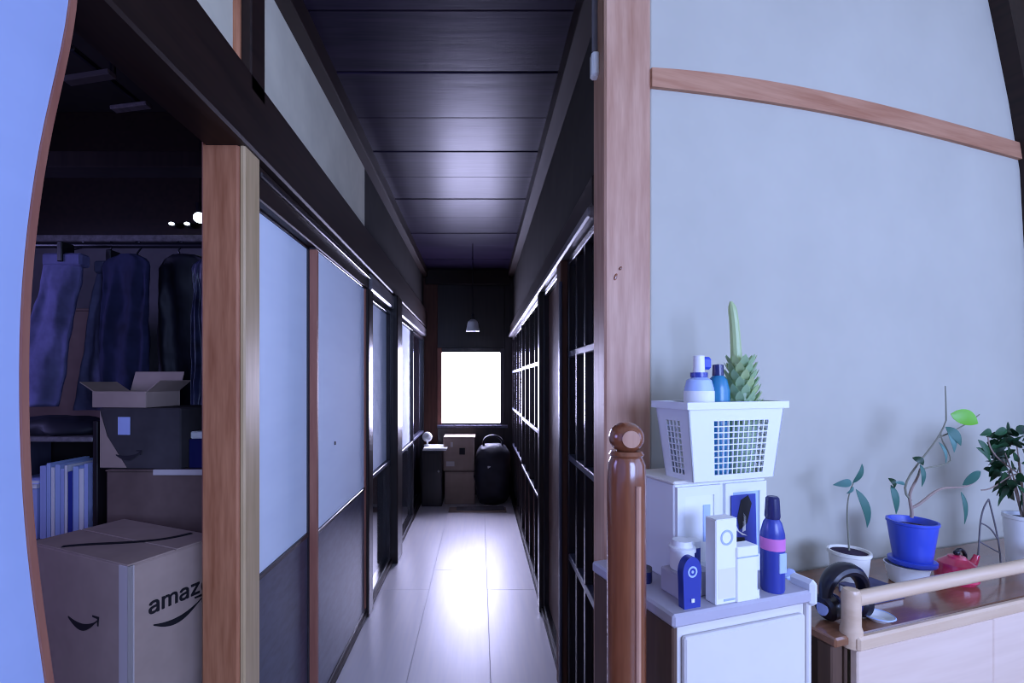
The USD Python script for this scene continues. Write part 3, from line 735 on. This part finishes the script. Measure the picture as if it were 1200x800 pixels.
obj('bottom', taper(bx(.003, bw - .003, .003, bd - .003, 0, .004, .001)), 'white_plastic', bk_)
rim = sbox(-.006, -.006, bw + .006, bd + .006).difference(sbox(.004, .004, bw - .004, bd - .004))
rm = trimesh.creation.extrude_polygon(rim, .016, engine='earcut'); rm.apply_translation((0, 0, bh - .014))
obj('rim', rm, 'white_plastic', bk_)
# what the basket holds
def in_basket(px, s_off=0, d=.10):
    return loc(.104 + s_off, .080 + d, bz + .0045)
pb = thing('pump_bottle', 'pale blue bottle with a white cap standing in the basket', 'bottle', in_basket(0, .078, .052), WA)
obj('body', lathe([(0, 0), (.030, 0), (.033, .01), (.032, .205), (.027, .225), (.016, .232), (0, .232)]), 'pale_blue', pb)
obj('label_band', lathe([(.0332, .13), (.0337, .13), (.0335, .20), (.0325, .20)]), 'paper_white', pb)
obj('neck', lathe([(0, .232), (.019, .232), (.019, .243), (0, .243)]), 'deep_blue', pb)
obj('cap', lathe([(0, .243), (.013, .243), (.012, .282), (0, .284)]), 'white_plastic', pb)
obj('spout', bx(.004, .034, -.008, .008, .250, .280, .006), 'pot_blue', pb)
tb = thing('blue_bottle', 'squat teal bottle between the pale bottle and the green plant', 'bottle', in_basket(0, .140, .058), WA)
obj('body', lathe([(0, 0), (.024, 0), (.026, .01), (.026, .20), (.020, .226), (.012, .236), (0, .236)]), 'teal', tb)
obj('cap', lathe([(0, .236), (.013, .236), (.012, .262), (0, .264)]), 'navy_plastic', tb)
def leaf(base, tip, width, bend=(0, 0, 0), n=8, cup=.15, side=None):
    base, tip = np.array(base, float), np.array(tip, float)
    t = np.linspace(0, 1, n + 1)
    ax = base + np.outer(t, tip - base) + np.outer(4 * t * (1 - t), bend)
    d = tip - base
    sd_ = np.cross(d, side if side is not None else (0, 1, .2)); sd_ = sd_ / (np.linalg.norm(sd_) + 1e-9)
    nr = np.cross(sd_, d); nr /= np.linalg.norm(nr) + 1e-9
    w = width / 2 * np.sin(np.pi * np.clip(t, .0, 1) ** .85) ** .8
    w[0] = w[-1] = width * .02
    V = []
    for k, (sg, off) in enumerate(((-1, cup), (0, 0), (1, cup))):
        V.append(ax + sg * w[:, None] * sd_ + off * w[:, None] * nr)
    top = np.vstack(V); n1 = n + 1
    low = top - nr * .0008
    Fc = []
    for r_ in range(2):
        for i in range(n):
            a_, b_ = r_ * n1 + i, (r_ + 1) * n1 + i
            Fc += [(a_, b_, b_ + 1), (a_, b_ + 1, a_ + 1)]
    o_ = len(top)
    Fc += [(c_ + o_, b_ + o_, a_ + o_) for a_, b_, c_ in list(Fc)]
    return trimesh.Trimesh(np.vstack([top, low]), Fc, process=False)
gp = thing('green_plant', 'pale green scaly plant with one tall spike rising from the basket', 'plant', in_basket(0, .208, .056), WA)
obj('core', lathe([(0, 0), (.030, 0), (.036, .08), (.033, .18), (.021, .25), (0, .285)]), 'leaf_pale', gp)
for i in range(9):
    for j in range(9):
        a_ = j * 2 * math.pi / 9 + i * .35
        r_ = .036 - .0022 * i
        z_ = .115 + i * .0175
        p0 = np.array([r_ * math.cos(a_), r_ * math.sin(a_), z_])
        p1 = p0 + np.array([.017 * math.cos(a_), .017 * math.sin(a_), .032])
        obj('leaf', leaf(p0 * [.9, .9, 1], p1, .020, side=(math.cos(a_), math.sin(a_), 0), n=4), 'leaf_pale' if (i + j) % 3 else 'spike_pale', gp)
obj('spike', tube(curve([(-.008, 0, .24), (-.016, 0, .31), (-.028, 0, .405), (-.031, 0, .416)], 16), np.r_[np.full(1, .010), np.linspace(.0135, .010, 13), [.008, .003]], 10), 'spike_pale', gp)

# things in front of the cabinet
def carton(name, label, px0, px1, py0, pyb, depth, extra):
    p = on((px0 + px1) / 2, pyb, ZT)
    w = (px1 - px0) / F * p[1] * 1.02
    h = (pyb - py0) / F * p[1]
    s_, d_ = sd((px0 + px1) / 2, pyb)
    t = thing(name, label, 'box', loc(s_ - w / 2 + .007, max(d_, .0), ZT), WA)
    obj('carton', bx(0, w, 0, depth, 0, h - .001, .002), 'paper_white', t)
    extra(t, w, h)
    return t
def ex1(t, w, h):
    obj('front_print', bx(.006, w - .006, -.0006, 0, h * .07, h * .42, .0002), 'cream_plastic', t)
    obj('print_ring', tf(trimesh.creation.annulus(.012, .016, .001, sections=32), (w / 2, -.0008, h * .78), rx=90), 'paper_blue', t)
    obj('base_print', bx(w * .35, w - .006, -.0008, 0, .006, h * .06, .0002), 'paper_blue', t)
    obj('lid_flap', bx(.001, w - .001, .0, .03, h - .001, h, .0003), 'paper_white', t)
def ex2(t, w, h):
    obj('lid', bx(-.0005, w + .0005, -.001, .031, h * .82, h, .002), 'paper_white', t)
    obj('lid_seam', bx(0, w, -.0014, 0, h * .80, h * .82, .0002), 'paper_blue', t)
carton('tall_carton', 'tall narrow white carton in front of the small cabinet', 833, 864, 608, 708, .030, ex1)
carton('short_carton', 'shorter white carton with a lid to the right of the tall one', 862, 893, 642, 707, .030, ex2)
s_, d_ = sd(927, 701)
bt = thing('spray_bottle', 'tall dark blue bottle with a pink label on the chest corner', 'bottle', loc(s_, max(d_, .026), ZT), WA)
obj('body', lathe([(0, 0), (.022, 0), (.024, .006), (.024, .125), (.018, .15), (.0115, .16), (0, .16)]), 'deep_blue', bt)
obj('label_band', lathe([(.0242, .092), (.0246, .092), (.0246, .118), (.0242, .118)]), 'pink_label', bt)
obj('label_panel', bx(-.008, .012, -.0252, -.020, .045, .088, .001), 'pale_blue', bt)
obj('cap', lathe([(0, .158), (.014, .158), (.0155, .163), (.0135, .203), (.010, .207), (0, .207)]), 'navy_plastic', bt)
s_, d_ = sd(892, 703)
t = thing('small_vial', 'tiny white vial standing between the short carton and dark bottle', 'vial', loc(s_ + .002, max(d_, .010) - .002, ZT), WA)
obj('vial_body', lathe([(0, 0), (.0055, 0), (.005, .018), (0, .019)], 20), 'white_plastic', t)
obj('vial_ring', lathe([(.0052, .002), (.006, .002), (.006, .005), (.0052, .005)], 20), 'white_plastic', t)
# picture card leaning on the cabinet
p = loc(.252, .101, ZT)
t = thing('picture_card', 'dark blue picture card leaning on the small cabinet', 'card', p, WA)
obj('card', tf(bx(0, .074, 0, .002, 0, .192, .0005), (0, 0, 0), rx=-1.5), 'deep_blue', t)
for nm, pts, m_ in (('dark_print', [(.022, .11), (.045, .125), (.060, .17), (.05, .19), (.028, .18), (.016, .14)], 'print_ink'), ('pale_print', [(.030, .105), (.040, .108), (.042, .140), (.034, .150)], 'paper_white'), ('pale_print', [(.006, .115), (.030, .098), (.045, .095), (.020, .108), (.012, .122)], 'paper_white'), ('dark_print', [(.01, .06), (.04, .06), (.036, .092), (.008, .095)], 'print_ink')):
    obj(nm, tf(prism(Polygon(pts), .0006), (0, -.0008, 0), rx=-1.5), m_, t)
# jars
t = thing('grey_carton', 'plain grey-lavender carton under the white jar', 'box', loc(.052, .046, ZT), WA)
obj('carton', bx(0, .088, 0, .060, 0, .052, .003), 'chest_top', t)
obj('lid_flap', bx(.001, .087, .0, .030, .052, .053, .0003), 'chest_top', t)
t = thing('white_jar', 'short white jar with a wide lid on the grey-lavender carton', 'jar', loc(.086, .077, ZT + .053), WA)
obj('jar_body', lathe([(0, 0), (.024, 0), (.025, .004), (.025, .040), (0, .040)]), 'paper_white', t)
obj('lid', lathe([(0, .040), (.028, .040), (.028, .048), (.022, .050), (.020, .062), (0, .062)]), 'white_plastic', t)
t = thing('blue_jar', 'small blue jar beside the white jar', 'jar', loc(.123, .085, ZT + .053), WA)
obj('jar_body', lathe([(0, 0), (.014, 0), (.015, .004), (.015, .042), (0, .042)]), 'deep_blue', t)
obj('lid', lathe([(0, .042), (.016, .042), (.016, .056), (0, .056)]), 'white_plastic', t)
s_, d_ = .045, .15
t = thing('dark_jar', 'little dark jar at the shadowed end of the chest', 'jar', loc(s_, d_, ZT), WA)
obj('jar_body', lathe([(0, 0), (.015, 0), (.016, .004), (.016, .026), (0, .026)]), 'navy_plastic', t)
obj('lid', lathe([(0, .026), (.0155, .026), (.0155, .034), (0, .034)]), 'closet_plaster', t)
s_, d_ = sd(817, 716)
t = thing('emblem_case', 'dark blue oval case with a pale ring emblem at the chest front', 'case', loc(s_, max(d_, .010), ZT), WA)
pl = Polygon([(-.018, 0), (.018, 0)] + [(.021 * math.cos(a_), .072 + .030 * math.sin(a_)) for a_ in np.linspace(0, math.pi, 20)])
obj('case_shell', prism(pl.buffer(.002), .016), 'deep_blue', t)
obj('ring_emblem', tf(trimesh.creation.annulus(.008, .0115, .001, sections=32), (0, -.0006, .074), rx=90), 'pale_blue', t)
obj('emblem_dot', tf(trimesh.creation.cylinder(.003, .001, sections=20), (0, -.0006, .074), rx=90), 'pale_blue', t)
obj('clasp', bx(-.004, .004, -.003, 0, .012, .020, .001), 'white_plastic', t)

# ------------------------------------------------------------------ plant table
T0 = np.array([.86, 1.10])
def tl(s, d, z):
    p = T0 + s * U - d * N
    return (p[0], p[1], z)
def tsd(px, Y, ):
    p = np.array([(px - CX) / F * Y, Y]) - T0
    return p @ U, -(p @ N)
tbl = thing('plant_table', 'glossy brown plant table with a pale front and rail along the wall', 'table', (T0[0], T0[1], 0), WA)
obj('tabletop', bx(-.072, 1.45, -.012, .300, ZP - .022, ZP, .004), 'table_wood', tbl)
obj('front_lip', bx(-.024, 1.45, -.030, -.0125, ZP - .030, ZP + .002, .005), 'pale_wood', tbl)
for k in range(3):
    a_ = -.022 + k * .49
    obj('front_panel', bx(a_ + .001, a_ + .488, -.024, -.006, .06, ZP - .0305, .003), 'apron_wood', tbl)
obj('side_panel', bx(-.030, -.0215, -.004, .29, .02, ZP - .022, .003), 'dark_side_brown', tbl)
for s_ in (-.068, 1.40):
    for d_ in (.0, .26):
        obj('leg', bx(s_, s_ + .035, d_, d_ + .035, 0, ZP - .022, .003), 'dark_side_brown', tbl)
obj('rail', tube([(-.012, -.004, .762), (.5, -.004, .762), (1.44, -.004, .762)], .0165, 20), 'pale_wood', tbl)
for s_ in (-.012, 1.43):
    obj('rail_post', lathe([(0, ZP - .028), (.022, ZP - .028), (.022, ZP + .01), (.019, ZP + .02), (.019, .776), (.015, .786), (0, .788)]).apply_translation((s_, -.004, 0)), 'pale_wood', tbl)

def plant_root(name, label, px, Y, z=ZP, cat='potted plant'):
    s_, d_ = tsd(px, Y)
    return thing(name, label, cat, tl(s_, d_, z), WA), np.array(tl(s_, d_, z))
CA, SA = math.cos(math.radians(WA)), math.sin(math.radians(WA))
def lp(root, px, py, dy=0.0):
    """A pixel of the plane through the plant, in the plant's own axes."""
    w = at(px, py, root[1] + dy) - root
    return np.array([w[0] * CA + w[1] * SA, -w[0] * SA + w[1] * CA, w[2]])

# small plant in the cream pot
t, r0 = plant_root('small_plant', 'small plant with four narrow leaves in a cream pot', 995, 1.345)
obj('pot', lathe([(0, 0), (0.0368, 0), (0.04, 0.00368), (0.048, 0.09016), (0.0512, 0.092), (0.0512, 0.1012), (0.0464, 0.1012), (0.0384, 0.0828), (0, 0.0782)]), 'cream_plastic', t)
obj('soil', lathe([(0, 0.09936), (0.024, 0.09844), (0.046, 0.09476), (0.046, 0.08464), (0, 0.08464)]), 'soil', t)
st = curve([(0, 0, .10), lp(r0, 993, 610), lp(r0, 994, 585), lp(r0, 1000, 566)], 16)
obj('stem', tube(st, np.linspace(.0025, .0015, 16), 8), 'stem', t)
for a_, b_, w, m_, bend in (((998, 566), (976, 568), .024, 'leaf_grey', (0, -.01, .004)), ((999, 566), (1010, 543), .022, 'leaf_teal', (0, -.01, 0)), ((1003, 573), (1016, 618), .030, 'leaf_teal', (.008, -.01, 0)), ((1000, 570), (992, 578), .012, 'leaf_grey', (0, -.005, 0))):
    obj('leaf', leaf(lp(r0, *a_), lp(r0, *b_), w, bend, side=(0, 1, .1)), m_, t)

# blue pot on a white bowl
t, r0 = plant_root('white_bowl', 'white bowl that carries the blue plant pot', 1063, 1.37, cat='bowl')
obj('bowl_body', lathe([(0, 0), (0.0351, 0), (0.04056, 0.00368), (0.05148, 0.04968), (0.05304, 0.05336), (0.04992, 0.05336), (0.03744, 0.00736), (0, 0.00552)]), 'white_plastic', t)
obj('foot_ring', lathe([(0.0312, -0), (0.03666, -0), (0.03666, 0.00368), (0.0312, 0.00368)]), 'white_plastic', t)
t, r0 = plant_root('leggy_plant', 'leggy branching plant with drooping leaves in a blue pot', 1069, 1.37, ZP + .0540)
obj('saucer', lathe([(0, 0), (0.0528, 0), (0.0552, 0.0036), (0.0552, 0.0126), (0.0512, 0.0144), (0, 0.009)]), 'pot_blue', t)
obj('pot', lathe([(0, 0.009), (0.0416, 0.009), (0.0432, 0.0117), (0.0568, 0.1152), (0.0592, 0.117), (0.0592, 0.1242), (0.0536, 0.1242), (0.0448, 0.099), (0, 0.0945)]), 'pot_blue', t)
obj('soil', lathe([(0, 0.1098), (0.032, 0.1089), (0.052, 0.1053), (0.052, 0.0972), (0, 0.0972)]), 'soil', t)
for pts, r1, m_ in (([(1068, 606), (1066, 592), (1064, 580), (1070, 562), (1074, 548)], .0045, 'brown_stem'), ([(1066, 595), (1085, 582), (1100, 572), (1125, 570), (1140, 560)], .004, 'brown_stem'), ([(1066, 586), (1058, 570), (1065, 552), (1090, 515), (1100, 492)], .003, 'stem'), ([(1072, 556), (1095, 545), (1108, 540), (1100, 520), (1095, 505)], .0025, 'stem'), ([(1100, 492), (1098, 470), (1096, 452)], .0022, 'stem'), ([(1092, 512), (1120, 498), (1138, 485)], .0022, 'stem')):
    q = np.array([lp(r0, *p_) for p_ in pts])
    q[:, 1] -= .06 * np.maximum(q[:, 2] - .12, 0)
    obj('stem', tube(curve(q, 14), np.linspace(r1, r1 * .6, 14), 8), m_, t)
for a_, b_, w, m_ in (((1114, 485), (1146, 496), .044, 'leaf_bright'), ((1108, 500), (1126, 522), .030, 'leaf_teal'), ((1110, 502), (1118, 530), .028, 'leaf_grey'), ((1100, 518), (1108, 543), .012, 'leaf_grey'), ((1069, 536), (1082, 545), .020, 'leaf_dark'), ((1078, 544), (1080, 570), .020, 'leaf_teal'), ((1041, 560), (1048, 572), .018, 'leaf_dark'), ((1044, 568), (1050, 602), .028, 'leaf_teal'), ((1128, 568), (1149, 552), .036, 'leaf_teal'), ((1126, 576), (1130, 614), .020, 'leaf_teal'), ((1060, 568), (1044, 565), .010, 'leaf_grey')):
    obj('leaf', leaf(lp(r0, *a_, -.02), lp(r0, *b_, -.025), w, (0, -.008, .004), side=(0, 1, .1)), m_, t)

# red kettle
t, r0 = plant_root('red_kettle', 'shiny round red kettle behind the table rail', 1121, 1.375, cat='kettle')
obj('body', lathe([(0, 0), (0.04, 0), (0.048, 0.0102), (0.0496, 0.0306), (0.0416, 0.0544), (0.024, 0.068), (0, 0.0697)]), 'kettle_red', t)
obj('lid', lathe([(0, 0.068), (0.0224, 0.068), (0.0192, 0.07395), (0.0048, 0.0765), (0, 0.0765)]), 'kettle_red', t)
obj('knob', tf(trimesh.creation.icosphere(3, .008), (0, 0, .083)), 'black_plastic', t)
obj('spout', tube(curve([(.036, -.01, .038), (.054, -.012, .054), (.064, -.014, .074)], 12), np.linspace(.012, .007, 12), 12), 'kettle_red', t)
obj('handle', tube(curve([(.022, .012, .060), (.032, .012, .084), (.050, .012, .080), (.046, .01, .040)], 14), .005, 10), 'black_plastic', t)

# white pot with dense foliage
t, r0 = plant_root('bushy_plant', 'dense dark-leaved bushy plant in a white pot at the right edge', 1203, 1.47)
obj('pot', lathe([(0, 0), (0.03936, 0), (0.04264, 0.0038), (0.05084, 0.152), (0.0533, 0.1548), (0.0533, 0.1653), (0.04756, 0.1653), (0.041, 0.1425), (0, 0.1377)]), 'white_plastic', t)
obj('soil', lathe([(0, 0.1568), (0.0328, 0.1558), (0.04674, 0.152), (0.04674, 0.1425), (0, 0.1425)]), 'soil', t)
for k in range(9):
    a_ = k * 2.4
    tip = np.array([.07 * math.cos(a_), .05 * math.sin(a_), .34 + .04 * (k % 3)])
    obj('stem', tube(curve([(0.01 * math.cos(a_), .01 * math.sin(a_), .16), tip * [.5, .5, .72], tip], 10), np.linspace(.003, .0015, 10), 6), 'brown_stem', t)
rr = np.random.default_rng(5)
for k in range(150):
    u_ = rr.normal(size=3); u_ /= np.linalg.norm(u_)
    p0 = np.array([.0, 0, .315]) + u_ * [.085, .062, .125] * rr.uniform(.35, 1.0) ** .5
    dr_ = u_ * [1, .7, .5] + [0, -.3, -.35] + rr.normal(size=3) * .35
    dr_ /= np.linalg.norm(dr_)
    obj('leaf', leaf(p0, p0 + dr_ * rr.uniform(.035, .055), rr.uniform(.022, .034), (0, 0, .006), n=5, side=(rr.normal() * .5, 1, rr.normal() * .5)), ('leaf_dark', 'leaf_dark', 'leaf_mid')[k % 3], t)
for a_, b_, w in (((1162, 507), (1148, 510), .024), ((1165, 508), (1180, 506), .026), ((1146, 515), (1160, 540), .022), ((1144, 524), (1161, 542), .016)):
    obj('leaf', leaf(lp(r0, *a_, -.02), lp(r0, *b_, -.02), w, (0, -.006, .006), side=(0, 1, .1)), 'leaf_mid', t)
obj('stem', tube(curve([lp(r0, 1200, 560), lp(r0, 1180, 545), lp(r0, 1164, 530), lp(r0, 1158, 512)], 12), .002, 6), 'brown_stem', t)
obj('stem', tube(curve([lp(r0, 1198, 555), lp(r0, 1180, 560), lp(r0, 1165, 570), lp(r0, 1150, 574)], 12), .002, 6), 'brown_stem', t)
# thin wire hoops beside it
t, r0 = plant_root('wire_stand', 'thin pale wire plant support between kettle and white pot', 1157, 1.44, cat='plant support')
for pts in ([(1136, 656), (1142, 622), (1148, 598), (1160, 585)], [(1160, 585), (1172, 615), (1180, 640), (1184, 668)], [(1145, 612), (1160, 618), (1176, 632)], [(1140, 632), (1158, 640), (1182, 650)]):
    q = np.array([lp(r0, *p_) for p_ in pts])
    q[:, 1] = 0
    q[:, 2] = np.maximum(q[:, 2], .0025)
    obj('wire', tube(curve(q, 14), .0022, 8), 'closet_plaster', t)

# black headset, paper dish, book and blue box at the near end of the table
s_, d_ = tsd(985, 1.165)
t = thing('headset', 'black headset standing at the left end of the plant table', 'headset', tl(s_ + .004, d_ - .006, ZP), WA - 6)
UsdGeom.Xformable(t).AddScaleOp().Set((1.3, 1.0, 1.3))
a_ = np.linspace(-.15, math.pi + .15, 30)
obj('headband', tf(tube(np.c_[.043 * np.cos(a_), np.zeros(30), .048 + .044 * np.sin(a_)], .0085 + .0045 * np.sin(np.clip(a_, 0, math.pi)), 12), s=(1, 1.7, 1)), 'headset_black', t)
cup = lathe([(0, -.012), (.020, -.012), (.025, -.006), (.025, .006), (.020, .012), (0, .012)])
for sg in (-1, 1):
    ec = obj('ear_cup', tf(cup, (sg * .036, 0, .026), ry=90 + 12 * sg, s=(1, 1.15, 1)), 'headset_black', t)
    obj('ear_pad', tf(lathe([(.010, -.004), (.021, -.004), (.023, 0), (.021, .005), (.012, .006), (.009, 0)]), (sg * .022, 0, .027), ry=90 + 12 * sg), 'navy_plastic', ec)
    obj('cap_plate', tf(lathe([(0, 0), (.015, 0), (.014, .003), (0, .004)]), (sg * .0475, 0, .0255), ry=sg * 90 + 12), 'paper_blue', ec)
s_, d_ = tsd(1022, 1.28)
t = thing('flat_book', 'dark blue-grey book lying on the plant table before the cream pot', 'book', tl(s_ - .055, d_ - .035, ZP), WA)
obj('cover', [bx(0, .125, 0, .085, 0, .003, .001), bx(0, .125, 0, .085, .019, .024, .001), bx(0, .125, .082, .085, 0, .024, .001)], 'grey_cloth', t)
obj('page_block', bx(.002, .123, .002, .082, .0032, .0188, .001), 'paper_white', t)
s_, d_ = tsd(1030, 1.155)
t = thing('small_dish', 'small pale dish behind the rail end on the plant table', 'dish', tl(s_ - .003, d_ + .0, ZP), WA)
obj('dish_body', lathe([(0, 0), (.018, 0), (.032, .010), (.033, .012), (.030, .012), (.017, .003), (0, .003)]), 'white_plastic', t)
obj('dish_rim', lathe([(.0325, .0115), (.0345, .012), (.0325, .014), (.031, .0125)]), 'pale_blue', t)
s_, d_ = tsd(953, 1.26)
t = thing('blue_pouch', 'crumpled blue plastic pouch between the chest and the headset', 'pouch', tl(-.045, .14, ZP), WA)
g = trimesh.creation.icosphere(4, 1); g.apply_scale((.030, .06, .055))
g.vertices += (meshkit.fbm(g.vertices * 40, 3, 9)[:, None] - .5) * .022
g.vertices[:, 2] = np.maximum(g.vertices[:, 2] + .045, 0)
obj('pouch_body', g, 'paper_blue', t, smooth=40)
obj('pouch_fold', tf(bx(-.022, .022, -.03, .03, 0, .006, .003), (0, 0, .088), rx=8), 'pale_blue', t)
